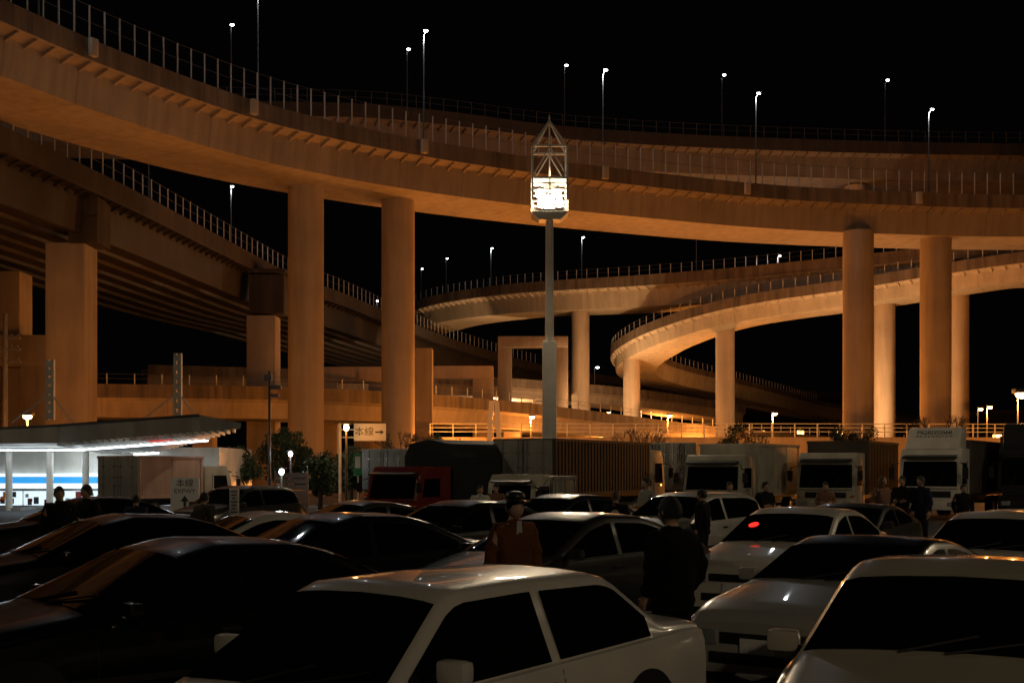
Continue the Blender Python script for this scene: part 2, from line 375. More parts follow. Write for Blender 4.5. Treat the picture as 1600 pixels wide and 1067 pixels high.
for px,py,Y in ((403,-22,93.5),(662,50,104),(942,111,113),(1181,147,119),(1451,172,123.5)):
    street_lamp(px,py,Y,28.0,['tall lamp on the nearest viaduct whose head is above the picture','second tall lamp from left on the nearest viaduct, head highest','tall lamp on the nearest viaduct just right of the lamp tower','tall lamp on the nearest viaduct, second from the right','rightmost tall lamp on the nearest viaduct'][i],'lamps on the nearest viaduct',power=420,arm=.4,r0=.07); i+=1
street_lamp(60,-160,76,28.0,'tall lamp on the nearest viaduct beyond the upper left corner','lamps on the nearest viaduct',power=420)
i=0
for px,py,Y in ((361,40,129),(636,78,138),(882,103,149),(1128,118,154.5),(1383,126,157)):
    street_lamp(px,py,Y,[38.6,40,40.6,40.9,41][i],['leftmost lamp standing on the highest far viaduct','second lamp from left on the highest far viaduct','lamp on the highest far viaduct right above the lamp tower','fourth lamp from left on the highest far viaduct','rightmost lamp on the highest far viaduct'][i],'lamps on the highest viaduct',hs=.34,arm=.4); i+=1
names=['lamp on the left dark viaduct between the two leftmost columns','thin pole lamp on the left viaduct between the two big round columns','lamp just right of second round column on the far deck','second lamp right of the second round column on the far deck','lamp over the left end of the middle viaduct','lamp on the middle viaduct just right of lamp tower pole','short lamp at the right part of the middle viaduct','unlit looking tall lamp on the middle viaduct']
for q,(px,py,Y,zb) in enumerate(((361,292,133,24),(588,470,186,24),(658,420,214,28.5),(697,404,206,29),(767,388,197,29),(909,371,185,28.6),(1215,400,168,27.5),(1088,356,175,28.3))):
    street_lamp(px,py,Y,zb,names[q],'lamps on the middle viaducts',r0=.08,hs=.28 if q<7 else .2,arm=.4,power=(260 if q in(4,5,6) else (200 if q==0 else 0)))
street_lamp(232,236,112,24,'dark lamp pole rising from the left dark viaduct near the pier cap',r0=.1,m='pole')
sl=[(43,648,70,1300,'orange sodium lamp glowing left of the canopy mast'),(1590,612,95,4600,'brightest orange sodium lamp at the right edge'),
    (829,650,130,4200,'small orange lamp beside the base of the lamp tower'),(1043,648,134,5000,'orange lamp on the ramp below the spiral ramp'),
    (1207,645,136,5000,'orange lamp on the ramp right of the rightmost spiral column'),(1542,635,134,4200,'second orange lamp from the right edge'),(1528,638,142,0,'third orange lamp from the right edge')]
for q,(px,py,Y,pw,lb) in enumerate(sl):
    street_lamp(px,py,Y,4.2 if Y>100 else 0,lb,'orange sodium lamps',m='sod',power=pw,col=SOD,hs=.8 if q==1 else .42,arm=.3)
for q,(px,py,Y,zb) in enumerate(((1160,600,280,12),(1073,580,310,18),(1082,612,260,10),(1233,625,330,8),(1270,637,330,6),(537,632,240,8),(576,633,240,8),(334,590,220,12),(929,573,230,16),(1050,548,260,18))):
    street_lamp(px,py,Y,zb,['distant lamp right of the outer spiral column','distant lamp above the small overpass','distant lamp under the spiral ramp curve','distant lamp low on the right horizon','distant lamp lowest on the right horizon','distant white lamp left of the second round column','distant white lamp nearly touching the second round column','distant white lamp under the left dark viaduct','distant lamp left of the spiral ramp','distant lamp inside the spiral loop'][q],'distant lamps',m='sodfar' if q<5 else 'led',r0=.1,hs=.5)
def flood(x,y,z,pw,label,col=SOD):  # unseen lamps, nearly all added to light decks and columns from below
    r=empty('unseen_floodlight',(x,y,z),0,label,'floodlight')
    MB().box((0,0,.25),(.5,.4,.3)).cyl((0,0,-z),(0,0,.12),.06).build('housing',M['pole'],r,bevel=.02)
    MB().box((0,0,.43),(.4,.3,.05)).build('lamp_bulb',M['sod'],r)
    point(r,(0,0,.9),pw,col,.3)
flood(-5.5,110.4,.3,4800,'floodlight on the ground right of the second round column')
flood(-21,88,.3,900,'added floodlight on the ground before the first round column')
flood(-40,84,.3,800,'added floodlight on the ground by the left square column')
flood(-30,74,.3,1900,'added floodlight on the ground behind the forecourt canopy')
flood(22,100,.3,2900,'added floodlight on the ground behind the middle trucks')
flood(48,104,.3,2900,'added floodlight on the ground behind the right trucks')
flood(4,98,.3,2400,'added floodlight on the ground behind the lamp tower')
flood(12,166,5,8500,'added floodlight on the deck below the spiral ramp')
flood(30,178,5,7500,'added floodlight under the middle viaduct right of the spiral ramp')
flood(24,214,8,5500,'added floodlight inside the lower coil of the spiral ramp')
flood(-2,188,9,8500,'added floodlight under the left end of the middle viaduct',PALE)
flood(13,172,9,5500,'added floodlight below the middle viaduct beside the lamp tower',PALE)
flood(40,150,8,6500,'added floodlight below the middle viaduct at the right',PALE)
flood(2,150,3,2600,'added floodlight between the low decks behind the lamp tower')
flood(-24,140,3,350,'added floodlight under the broad left viaduct')
flood(-40,112,.3,800,'added floodlight before the low left viaduct')
# ---------------------------------------------------------------- lamp tower
def lamp_tower(x,y,label,power,lit=True):
    r=empty('lamp_tower',(x,y,0),0,label,'lamp tower')
    MB().box((0,0,3.95),(.66,.66,7.9)).box((0,0,.3),(1,1,.6)).build('base_shaft',M['white'],r,bevel=.03)
    MB().cyl((0,0,7.9),(0,0,13.6),.21,.18,20).cyl((0,0,7.88),(0,0,8.0),.3,n=20).build('pole',M['white'],r,smooth=True)
    m=MB(); b=.5; t=.86
    vs=[(sx*b,sy*b,13.55) for sx,sy in((-1,-1),(1,-1),(1,1),(-1,1))]+[(sx*t,sy*t,13.85) for sx,sy in((-1,-1),(1,-1),(1,1),(-1,1))]
    m.add(vs,[(0,1,2,3),(4,5,6,7),(0,1,5,4),(1,2,6,5),(2,3,7,6),(3,0,4,7)]); m.build('tray',M['white'],r)
    m=MB(); e=.8
    cs=[(-e,-e),(e,-e),(e,e),(-e,e)]
    for i in range(4):
        a=cs[i]; c=cs[(i+1)%4]
        m.bar((a[0],a[1],13.85),(a[0],a[1],16.9),.09)
        for z in (13.92,15.42,16.9): m.bar((*a,z),(*c,z),.1)
        for z in (14.15,14.4,14.65,14.9,15.15): m.bar((*a,z),(*c,z),.05)
        mid=((a[0]+c[0])/2,(a[1]+c[1])/2)
        if i in(0,2):
            m.bar((*a,15.5),(*mid,16.85),.06); m.bar((*c,15.5),(*mid,16.85),.06)
        m.bar((*a,16.9),(0,0,18.25),.08)
        m.bar((*mid,15.45),(*mid,13.9),.06)
    m.cyl((0,0,18.1),(0,0,18.5),.04); m.cyl((0,0,13.8),(0,0,18.1),.04)
    m.build('lantern_frame',M['white'],r)
    MB().box((0,0,15.36),(1.5,1.5,.03)).build('lantern_lid',M['white'],r)
    MB().box((0,0,14.6),(.5,.5,1.35)).build('added_reflector_core',M['white'],r,bevel=.02)  # white core added so the lantern looks brighter inside
    for a in range(6):
        q=a*math.pi/3+.3; p=(.5*math.cos(q),.5*math.sin(q),14.45+.35*(a%2))
        h=MB().cyl((p[0],p[1],p[2]+.36),(p[0],p[1],p[2]+.18),.06,.16,14).build('reflector',M['pole'],r)
        MB().sph(p,(.17,.17,.2),14,10).build('bulb',M['flood'],h,smooth=True)
    point(r,(0.1,-.1,15.75),16,(1,.75,.5),.15)  # extra light added above the lid to warm the upper frame
    for k in range(4):
        a=R(45+90*k)
        l=bpy.data.lights.new('lamp_light','SPOT'); l.energy=power/2; l.color=(1,.78,.5); l.shadow_soft_size=.3; l.spot_size=R(150); l.spot_blend=.6
        o=bpy.data.objects.new('lamp_light',l); C.objects.link(o); o.parent=r; o.location=(1.25*math.cos(a),1.25*math.sin(a),14.4)
        o.rotation_euler=Vector((math.cos(a),math.sin(a),-.75)).to_track_quat('-Z','Y').to_euler()
    return r
lamp_tower(X(858.5,60),60,'tall white lamp tower with a glowing open lantern in the middle of the picture',3000)
lamp_tower(10,-22,'second white lamp tower standing behind the photographer',3300)
lamp_tower(27,28,'third white lamp tower added beyond the right edge to light the truck fronts',2700)  # out-of-view copy, added to light the truck fronts
lamp_tower(-24,30,'fourth white lamp tower added beyond the left edge to light the trucks',1900)  # unseen copy, added for light on the trucks from the left
# ---------------------------------------------------------------- shop + canopy
r=empty('shop',(X(120,62),62,0),0,'lit convenience shop with blue and white band at the left edge','shop')
x0,x1=X(-120,62),X(342,62); y=62; xm=(x0+x1)/2; L=x1-x0
MB().box((xm,y+4,1.5),(L,7.8,3.0)).build('wall',M['white'],r,world=r.location)
MB().box((xm,y-.05,.95),(L-.3,.1,.1)).box((xm,y-.05,.1),(L-.3,.12,.2)).build('window_frame',M['chrome'],r,world=r.location)
for k in range(9):
    xa=x0+.2+k*(L-.4)/9
    q=MB().box((xa+(L-.4)/18,y-.02,.52),((L-.4)/9-.12,.06,.78)).build('window',M['shop'],r,world=r.location)
    for j in range(6):
        pb=MB().box((xa+.2+random.random()*1.1,y-.06-j*.002,.25+random.random()*.5),(.12+random.random()*.22,.012,.1+random.random()*.25))
        pb.build('poster',random.choice([M['signk'],M['line'],M['amber'],M['tl'],M['signg'],M['signk']]),q)
MB().box((xm,y-.1,1.14),(L,.2,.22)).build('sign_band',M['shopw'],r,world=r.location)
MB().box((xm,y-.11,1.42),(L,.2,.3)).build('sign_band',M['shopb'],r,world=r.location)
MB().box((xm,y-.1,1.66),(L,.2,.14)).build('sign_band',M['shopw'],r,world=r.location)
r=empty('forecourt_canopy',(X(135,57),57,0),0,'white forecourt canopy with lit ribbed underside and two masts at the left','canopy')
def W3(px,py,Y): return Vector((X(px,Y),Y,Z(py,Y)))
un=[W3(-120,694,57),W3(90,692,56.5),W3(312,675,52.5),W3(376,669,50),W3(205,713,66),W3(-120,708,67)]
tp=[W3(-120,674,57),W3(90,664,56.5),W3(312,648,52.5),W3(377,661,50),W3(205,696,66),W3(-120,692,67)]
mb=MB(); mb.add(un+tp,[(0,1,4,5),(1,2,4),(2,3,4),(6,7,10,11),(7,8,10),(8,9,10)]+[(i,(i+1)%6,6+(i+1)%6,6+i) for i in range(6)]); mb.build('roof_slab',M['fascia'],r,world=r.location)
mb=MB().bar(tp[0]+Vector((0,-.06,0)),tp[1]+Vector((0,-.06,0)),.1,.07).bar(tp[1]+Vector((0,-.06,0)),tp[2]+Vector((0,-.06,0)),.1,.07); mb.build('edge_trim',M['pole'],r,world=r.location)
for k in range(26):
    t=k/26; a=un[1].lerp(un[3],t); b=un[4].lerp(un[3],t)
    MB().bar(a-Vector((0,-.1,.06)),b-Vector((0,.1,.06)),.1,.14).build('soffit_rib',M['white'],r,world=r.location)
for k,(a,b) in enumerate(((un[0].lerp(un[5],.25),un[1].lerp(un[4],.25)),(un[0].lerp(un[5],.75),un[1].lerp(un[4],.75)),(un[1].lerp(un[4],.25),un[3].lerp(un[4],.25)),(un[1].lerp(un[4],.7),un[3].lerp(un[4],.7)))):
    MB().bar(a-Vector((0,0,.16)),b-Vector((0,0,.16)),.12,.06).build('light_tube',M['tube'],r,world=r.location)
MB().bar(W3(238,684,54.5)-Vector((0,0,.16)),W3(268,681,54)-Vector((0,0,.16)),.5,.03).build('red_reflection_strip',M['redlit'],r,world=r.location)  # glowing strip imitates a red reflection, no lamp hangs here
for px in (14,78,134): MB().cyl((X(px,60),60,0),(X(px,60),60,3.1),.16,n=16).build('support',M['white'],r,world=r.location,smooth=True)
for px,pt in ((278,552),(79,562)):
    Y=56; m=MB(); x=X(px,Y); zt=Z(pt,Y); zb=Z(656,Y)
    m.box((x-.11,Y,(zt+zb)/2),(.12,.2,zt-zb)).box((x+.11,Y,(zt+zb)/2),(.12,.2,zt-zb))
    for k in range(7): m.box((x,Y,zb+(k+.5)*(zt-zb)/7),(.12,.18,.26))
    m.build('mast',M['fascia'],r,world=r.location)
    m=MB()
    for dx in (-1.7,1.0): m.cyl((x,Y,zb+1.2),(x+dx,Y,zb-.1),.035,n=6)
    m.build('stay_rod',M['fascia'],r,world=r.location)
point(r,(X(120,60),60.5,2.3),50,(.8,.92,1),.3,world=r.location); point(r,(X(250,55),55.5,2.0),130,(.85,.93,1),.4,world=r.location); point(r,(X(30,56),57,1.9),60,(.85,.93,1),.4,world=r.location)
# ---------------------------------------------------------------- cars
def avg(fn,x,d=.07): return sum(fn(x+d*k/3) for k in range(-3,4))/7
def lin(pts):
    pts=sorted(pts)
    def f(x):
        if x<=pts[0][0]: return pts[0][1]
        for (a,b),(c,d) in zip(pts,pts[1:]):
            if x<=c: return b+(d-b)*(x-a)/max(1e-9,c-a)
        return pts[-1][1]
    return f
SPEC={
 'sedan':dict(L=4.6,W=1.76,top=[(2.3,.68),(2.24,.76),(1.95,.83),(1.0,.96),(.2,1.34),(-.15,1.42),(-.8,1.4),(-1.1,1.33),(-1.75,1.05),(-2.2,1.02),(-2.3,.85)],cowl=1.0,rf=.2,rr=-1.1,dk=-1.75,B=-.25,Cx=-1.5,zb=.91),
 'hatch':dict(L=4.45,W=1.68,top=[(2.22,.58),(2.18,.66),(1.9,.7),(1.15,.8),(.42,1.28),(.3,1.325),(-.3,1.34),(-1.1,1.33),(-1.24,1.3),(-1.68,.97),(-2.17,.94),(-2.22,.92)],cowl=1.15,rf=.42,rr=-1.24,dk=-1.68,B=-.42,Cx=-1.52,zb=.82,sq=1),
 'coupe':dict(L=4.4,W=1.8,top=[(2.2,.6),(2.13,.7),(1.85,.78),(.85,.9),(.1,1.23),(-.2,1.3),(-.7,1.28),(-1.05,1.21),(-1.85,.97),(-2.1,.96),(-2.2,.8)],cowl=.85,rf=.1,rr=-1.05,dk=-1.85,B=-.45,Cx=-1.35,zb=.86),
 'tall':dict(L=4.0,W=1.7,top=[(2.0,.7),(1.95,.84),(1.7,.92),(1.05,1.04),(.35,1.44),(.0,1.51),(-1.2,1.5),(-1.6,1.42),(-1.9,1.0),(-1.97,.95),(-2.0,.8)],cowl=1.05,rf=.35,rr=-1.6,dk=-1.9,B=-.2,Cx=-1.6,zb=.97),
}
def car(kind,x,y,th,pm,label,roofm=None,detail=True,group='parked cars in the lot'):
    S=SPEC[kind]; L=S['L']; hw=S['W']/2; sq=S.get('sq',0)
    root=empty('parked_car',(x,y,0),R(-90-th),label,'car',group)
    zt0=lin(S['top']); zt=lambda q:avg(zt0,q,.035 if sq else .07)
    wf0=lin([(L/2,.88),(L/2-.15,.94),(L/2-.5,.98),(L/2-1.2,1),(-L/2+1.2,1),(-L/2+.4,.985),(-L/2,.94)] if sq else [(L/2,.80),(L/2-.15,.9),(L/2-.5,.97),(L/2-1.2,1),(-L/2+1.2,1),(-L/2+.4,.965),(-L/2,.86)]); wf=lambda q:avg(wf0,q,.1)*hw
    zb0=lin([(L/2,S['zb']-.26),(S['cowl'],S['zb']-.03),(-L/2+.3,S['zb']+.06),(-L/2,S['zb']+.04 if sq else S['zb']-.05)])
    def zb(q): return min(avg(zb0,q,.1),zt(q)-.03)
    TU=.42 if sq else .36
    dd=.035 if sq else .055
    def sy(q,z): return wf(q)*.955-.03-(z-zb(q))*TU
    def sec(q):
        W_=wf(q); b=zb(q); t=zt(q); h=t-b; d=min(dd,.5*h); e=max(0.2,sy(q,t-d))
        return [(0,.2),(W_*.9,.18),(W_*.97,.27),(W_*1.0,.46),(W_*1.0,.2+.66*(b-.2)),(W_*.985,b-.07),(W_*.955,b),(W_*.955-.03,b+.008),(sy(q,b+(h-d)*.5),b+(h-d)*.5),(e,t-d),(e-.05,t-d*.35),(e-.13,t-d*.05),(e*.5,t+.012),(0,t+.02)]
    n=80; xs=[-L/2+L*i/n for i in range(n+1)]; mb=MB(); K=len(sec(0))
    for q in xs:
        s=sec(q); mb.v+=[(q,a,b) for a,b in s]+[(q,-a,b) for a,b in s[-2:0:-1]]
    m_=2*K-2
    for i in range(n):
        for j in range(m_):
            k=(j+1)%m_
            xm_=(xs[i]+xs[i+1])/2
            if roofm and 9<=j<=m_-10 and xm_<S['rf']+.06 and xm_>S['rr']-.1: mb.mi[len(mb.f)]=1
            mb.f.append((i*m_+j,(i+1)*m_+j,(i+1)*m_+k,i*m_+k))
    mb.f.append(tuple(range(m_))); mb.f.append(tuple(n*m_+j for j in range(m_-1,-1,-1)))
    mb.build('body',[pm,roofm] if roofm else pm,root,smooth=True,ang=50)
    def topz(q,yy):
        s=sec(q)[9:]; yy=abs(yy)
        for (a,b),(c,d) in zip(s,s[1:]):
            if yy>=c: return b+(d-b)*(a-yy)/max(1e-6,a-c)
        return s[-1][1]
    def edge(q): return sec(q)[9][0]
    def scr(xa,xb,nm,off):
        def fn(u,v):
            q=xa+(xb-xa)*u; e=edge(q)-.04; yy=(2*v-1)*e
            return (q+off*.008,yy,topz(q,yy)+.008)
        return MB().grid(fn,12,14).build(nm,M['glass'],root,smooth=True)
    scr(S['cowl']-.02,S['rf']+.03,'windshield',1); scr(S['rr']-.04,S['dk']+.06,'rear_window',-1)
    for sg in(-1,1):
        MB().bar((S['cowl']+.02,sg*.12-.1,zt(S['cowl'])+.025),(S['cowl']-.16,sg*.2+.38*1,topz(S['cowl']-.16,.3)+.025),.02,.012).build('wiper',M['black'],root)
    for sg in (-1,1):
        for xa,xb in ((S['B']+.05,S['cowl']-.1),(S['Cx'],S['B']-.04)):
            def hgt(q): return zt(q)-dd-.045-(zb(q)+.02)
            xs2=[xa+(xb-xa)*i/16 for i in range(17)]; xs2=[q for q in xs2 if hgt(q)>.03]
            if len(xs2)<3: continue
            w_=MB(); 
            for q in xs2:
                for j in range(5):
                    z=zb(q)+.02+hgt(q)*j/4; w_.v.append((q,sg*(sy(q,z)+.008),z))
            for i in range(len(xs2)-1):
                for j in range(4): w_.f.append((i*5+j,(i+1)*5+j,(i+1)*5+j+1,i*5+j+1))
            w_.build('side_window',M['glass'],root,smooth=True)
        for q in (S['B']+.0,S['cowl']-.05,S['Cx']+.3):
            if kind=='hatch' and q==S['Cx']+.3: continue
            sm=MB(); fy=lin([(b,a) for a,b in sec(q)[1:7]]); rowz=[.3+(zb(q)-.33)*k/8 for k in range(9)]
            for z in rowz: sm.v+=[(q-.004,sg*(fy(z)+.003),z),(q+.004,sg*(fy(z)+.003),z)]
            sm.f+=[(2*k,2*k+1,2*k+3,2*k+2) for k in range(8)]
            sm.build('door_seam',M['black'],root)
        MB().box((S['B']+.16,sg*(wf(0)*.99),zb(S['B'])-.13),(.16,.03,.075 if kind=='hatch' else .035)).build('door_handle',M['black'],root,bevel=.008)
        mt=MB(); qs=[-L/2+.4+(L-.8)*k/14 for k in range(15)]
        for q in qs: mt.v+=[(q,sg*(wf(q)+.006),.47),(q,sg*(wf(q)+.006),.52)]
        mt.f+=[(2*k,2*k+1,2*k+3,2*k+2) for k in range(14)]
        mt.build('side_moulding',M['black'],root)
        q=(.67 if sq else S['cowl']-.28)
        MB().box((q,sg*(hw*.955+.08),zb(q)+(.13 if sq else .09)),(.11,.19,.13)).build('door_mirror',pm,root,bevel=.035)
        MB().box((q+.01,sg*(hw*.955-.03),zb(q)+(.09 if sq else .05)),(.05,.12,.04)).build('mirror_stalk',M['black'],root,bevel=.01)
        zn=zt(L/2); z0=zn-.2; z1=zn-.06; o1=wf(L/2)+.0; o2=wf(L/2-.3)+.012; i1=wf(L/2)*.55
        hm=MB(); v=[(L/2+.014,sg*i1,z0),(L/2+.014,sg*o1,z0),(L/2+.014,sg*o1,z1),(L/2+.014,sg*i1,z1),(L/2-.32,sg*i1,z0+.03),(L/2-.32,sg*o2,z0+.03),(L/2-.32,sg*o2,z1),(L/2-.32,sg*i1,z1)]
        hm.add(v,[(0,1,2,3),(1,5,6,2),(4,7,6,5),(0,4,5,1),(3,2,6,7),(0,3,7,4)]); hm.build('headlight',M['hl'],root,bevel=.01)
        MB().box((-L/2+.02,sg*wf(-L/2)*.74,S['zb']-.16),(.08,.36,.14)).build('taillight',M['tl'],root,bevel=.02)
    MB().box((L/2,0,zt(L/2)-.13),(.03,wf(L/2)*1.0,.1)).build('grille',M['black'],root,bevel=.008)
    MB().box((L/2,0,.32),(.03,wf(L/2)*1.3,.1)).build('air_intake',M['black'],root,bevel=.008)
    MB().box((L/2+.015,0,.44),(.02,.33,.13)).build('licence_plate',M['signw'],root)
    for xx in (L/2-.82,-L/2+.85):
        for sg in(-1,1):
            wh=empty('wheel',(xx,sg*(hw-.1),.31)); wh.parent=root
            MB().cyl((0,-.1,0),(0,.1,0),.31,n=28).build('tyre',M['rubber'],wh,bevel=.02)
            rm=MB().cyl((0,sg*.09,0),(0,sg*.108,0),.2,n=20)
            for a in range(5):
                t=a*2*math.pi/5; rm.bar((0,sg*.112,0),(.19*math.cos(t),sg*.112,.19*math.sin(t)),.04,.02)
            rm.build('rim',M['rim'],wh)
            MB().cyl((xx,sg*(hw-.11),.33),(xx,sg*(hw+.001),.33),.365,n=30).build('wheel_arch',M['black'],root)
    return root,topz,S
PW=paint('white_car_paint',(.72,.68,.60)); PS=paint('silver_car_paint',(.5,.49,.45),.2); PK=paint('black_car_paint',(.004,.004,.005),0,.35,.3); PG=paint('dark_grey_car_paint',(.04,.04,.036),.1,.6); PC=paint('cream_car_paint',(.54,.49,.39)); PB=paint('dark_blue_car_paint',(.008,.009,.014),0,.4,.3)
car('hatch',-.6,7.75,37,PW,'old white two-door car in the centre foreground with black side windows')
car('sedan',2.75,7.9,24,PC,'pale cream sedan cut off by the right edge in the foreground')
car('coupe',3.5,12.9,38,PS,'silver coupe with a black roof behind the cream foreground sedan',roofm=PK)
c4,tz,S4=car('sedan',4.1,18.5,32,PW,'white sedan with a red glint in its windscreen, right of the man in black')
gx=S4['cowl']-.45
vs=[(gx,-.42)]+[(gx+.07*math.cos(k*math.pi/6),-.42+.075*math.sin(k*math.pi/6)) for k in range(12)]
gm=MB().add([(a+.012,b,tz(a,b)+.014) for a,b in vs],[(0,1+k,1+(k+1)%12) for k in range(12)]); gm.build('red_windscreen_reflection',M['redhot'],c4)  # glowing disc imitates a red reflection on the glass
car('sedan',.6,16.3,44,PG,'dark grey sedan behind the man in the brown jacket')
car('sedan',-2.35,16.2,52,PB,'dark sedan left of centre just behind the foreground white car')
car('coupe',-4.2,20.3,60,PW,'white low car half hidden between two dark sedans on the left')
car('sedan',-5.0,15.8,56,PK,'black sedan at the left edge in the second row')
car('sedan',-2.75,10.3,50,PK,'black car filling the lower left foreground')
car('sedan',6.4,16.7,34,PW,'white sedan at the right edge behind the black-roofed coupe')
car('coupe',8.5,21.2,30,PW,'white low car at the right edge in the back row')
car('tall',3.5,25.5,40,PS,'small silver hatchback behind the shoulder of the man in the black jacket')
car('sedan',-1.0,22.5,48,PK,'black sedan in the back row left of the man in the brown jacket')
car('coupe',6.6,25,34,PG,'dark coupe in the back row behind the white sedan')
car('tall',-7.4,34.5,30,PG,'dark hatchback parked far back near the forecourt sign')
car('sedan',1.0,28,45,PK,'black sedan far back before the container truck')
car('sedan',-8.6,25.5,54,PK,'black sedan far back at the left edge below the lit shop')
car('coupe',-3.4,27,50,PG,'dark coupe far back before the red truck')
# ---------------------------------------------------------------- trucks
def truck(x,y,fwd,label,cabm,boxm,hc=2.75,hb=3.1,Lb=7,w=2.3,origin='front',boxkind='rib',deflect=False,lc=1.7,gap=.15,nm='truck'):
    root=empty(nm,(x,y,0),fwd,label,'truck','trucks parked behind the cars')
    tot=lc+gap+Lb; dx=0 if origin=='front' else tot
    k=hc/2.75
    sh=lambda p:[(a+dx,b) for a,b in p]
    MB().prism(sh([(0,.45),(.03,.9),(.03,1.25*k),(-.16,2.35*k),(-.4,2.75*k),(-lc,2.75*k),(-lc,.45)]),-w/2,w/2).build('cab',cabm,root,bevel=.06)
    f0=lin([(.45,0),(.9,.03),(1.25*k,.03),(2.35*k,-.16),(2.75*k,-.4)]) if k>.75 else lin([(.45,0),(1.25*k,.03),(2.35*k,-.16),(2.75*k,-.4)])
    fx=lambda z:f0(z)+dx
    za,zc=1.3*k,2.25*k
    MB().add([(fx(za)+.012,-w/2+.12,za),(fx(za)+.012,w/2-.12,za),(fx(zc)+.012,w/2-.16,zc),(fx(zc)+.012,-w/2+.16,zc)],[(0,1,2,3)]).build('windshield',M['glass'],root)
    MB().box((dx+.035,0,1.0*k),(.03,w*.7,.24*k)).build('grille',M['black'],root,bevel=.01)
    MB().box((dx+.05,0,.55),(.16,w+.02,.3)).build('bumper',cabm,root,bevel=.04)
    MB().prism(sh([(-.16,2.38*k),(.12,2.36*k),(.12,2.42*k),(-.2,2.5*k)]),-w/2+.15,w/2-.15).build('sun_visor',M['black'],root)
    MB().add([(fx(1.22*k)+.02,-w/2+.1,1.2*k),(fx(1.22*k)+.02,w/2-.1,1.2*k),(fx(1.22*k)+.02,w/2-.1,1.225*k),(fx(1.22*k)+.02,-w/2+.1,1.225*k)],[(0,1,2,3)]).build('panel_seam',M['black'],root)
    for sg in(-1,1):
        MB().box((dx+.12,sg*w*.37,.62),(.05,.34,.17)).build('headlight',M['hl'],root,bevel=.02)
        MB().box((dx+.03,sg*(w/2-.1),.95*k),(.05,.13,.1)).build('indicator',M['amber'],root,bevel=.01)
        yy=sg*(w/2+.006)
        MB().add([(dx-.25,yy,1.38*k),(dx-1.15,yy,1.38*k),(dx-1.15,yy,2.2*k),(dx-.38,yy,2.2*k),],[(0,1,2,3)]).build('side_window',M['glass'],root)
        MB().box((dx-1.25,sg*(w/2+.004),1.5*k),(.02,.012,1.6*k)).build('door_seam',M['black'],root)
        MB().bar((dx-.05,sg*(w/2),2.2*k),(dx+.15,sg*(w/2+.2),2.1*k),.03).bar((dx+.15,sg*(w/2+.2),2.15*k),(dx+.15,sg*(w/2+.2),1.5*k),.03).box((dx+.15,sg*(w/2+.22),1.8*k),(.05,.2,.42*k)).build('mirror',M['black'],root)
        MB().box((dx-.2-.5,sg*(w/2+.012),1.28*k),(.16,.02,.05)).build('door_handle',M['black'],root)
    for j in range(3):
        MB().bar((dx+.04,-w*.3+j*w*.22,za+.02),(fx(za+.4*k)+.035,-w*.2+j*w*.22,za+.4*k),.025,.015).build('wiper',M['black'],root)
    if deflect:
        MB().prism(sh([(-.35,2.72*k),(-.6,3.0),(-1.05,hb+.45),(-lc,hb+.5),(-lc,2.72*k)]),-w/2+.12,w/2-.12).build('roof_deflector',cabm,root,bevel=.08)
    bx1=dx-lc-gap; bx0=bx1-Lb; zb=1.0*min(1,k); xm_=(bx0+bx1)/2
    if boxkind=='tarp':
        pr=[(-w/2,zb),(-w/2,hb-.6),(-w/2+.25,hb-.15),(0,hb),(w/2-.25,hb-.15),(w/2,hb-.6),(w/2,zb)]
        MB().prism(pr,bx0,bx1,axis='x').build('cargo_cover',boxm,root,bevel=.05)
    else:
        MB().box((xm_,0,(zb+hb)/2),(Lb,w+.1,hb-zb)).build('cargo_box',boxm,root,bevel=.02)
        rb=MB(); n=max(3,int(Lb/.28) if boxkind=='rib' else int(Lb/1.2))
        for i in range(n):
            q=bx0+.15+(Lb-.3)*i/(n-1)
            for sg in(-1,1): rb.box((q,sg*(w/2+.065),(zb+hb)/2),(.12 if boxkind=='rib' else .04,.035,hb-zb-.2))
        for sg in(-1,1): rb.box((xm_,sg*(w/2+.07),hb-.06),(Lb,.05,.1)).box((xm_,sg*(w/2+.07),zb+.06),(Lb,.05,.12))
        rb.build('box_frame',boxm,root)
        for sg in(-1,1):
            d=MB().box((bx0-.02,sg*(w/4+.01),(zb+hb)/2),(.04,w/2-.03,hb-zb-.12)).build('rear_door',M['boxgrey'],root,bevel=.01)
            for yo in (.18,w/2-.35):
                lb=MB().cyl((bx0-.06,sg*yo,zb+.05),(bx0-.06,sg*yo,hb-.05),.02,n=6)
                for zz in (.3,.5,.75): lb.box((bx0-.055,sg*yo,zb+(hb-zb)*zz),(.03,.2,.04))
                lb.build('locking_bar',M['chrome'],d)
        MB().box((bx0-.05,0,.55*min(1,k)),(.08,w-.2,.14)).build('rear_bumper',M['black'],root)
        for sg in(-1,1): MB().box((bx0-.06,sg*(w/2-.3),.72*min(1,k)),(.05,.35,.1)).build('taillight',M['tl'],root)
    MB().box((dx-tot/2-.3,.4*w/2.3,.75*min(1,k)),(tot-1,.14,.25)).box((dx-tot/2-.3,-.4*w/2.3,.75*min(1,k)),(tot-1,.14,.25)).box((xm_,0,zb-.06),(Lb,w-.2,.1)).build('chassis',M['black'],root)
    wr=.42 if k>.85 else .32
    for xx in ((dx-.75,bx0+1.3,bx0+2.3) if Lb>5 else (dx-.75,bx0+.9)):
        for sg in(-1,1):
            wh=empty('wheel',(xx,sg*(w/2-.16),wr)); wh.parent=root
            MB().cyl((0,-.14,0),(0,.14,0),wr,n=24).build('tyre',M['rubber'],wh,bevel=.03)
            MB().cyl((0,sg*.13,0),(0,sg*.15,0),wr*.57,wr*.47,16).build('rim',M['rim'],wh)
    return root,dx,bx0,fx
FW=lambda th:R(-90-th)
AW=lambda a:R(90-a)
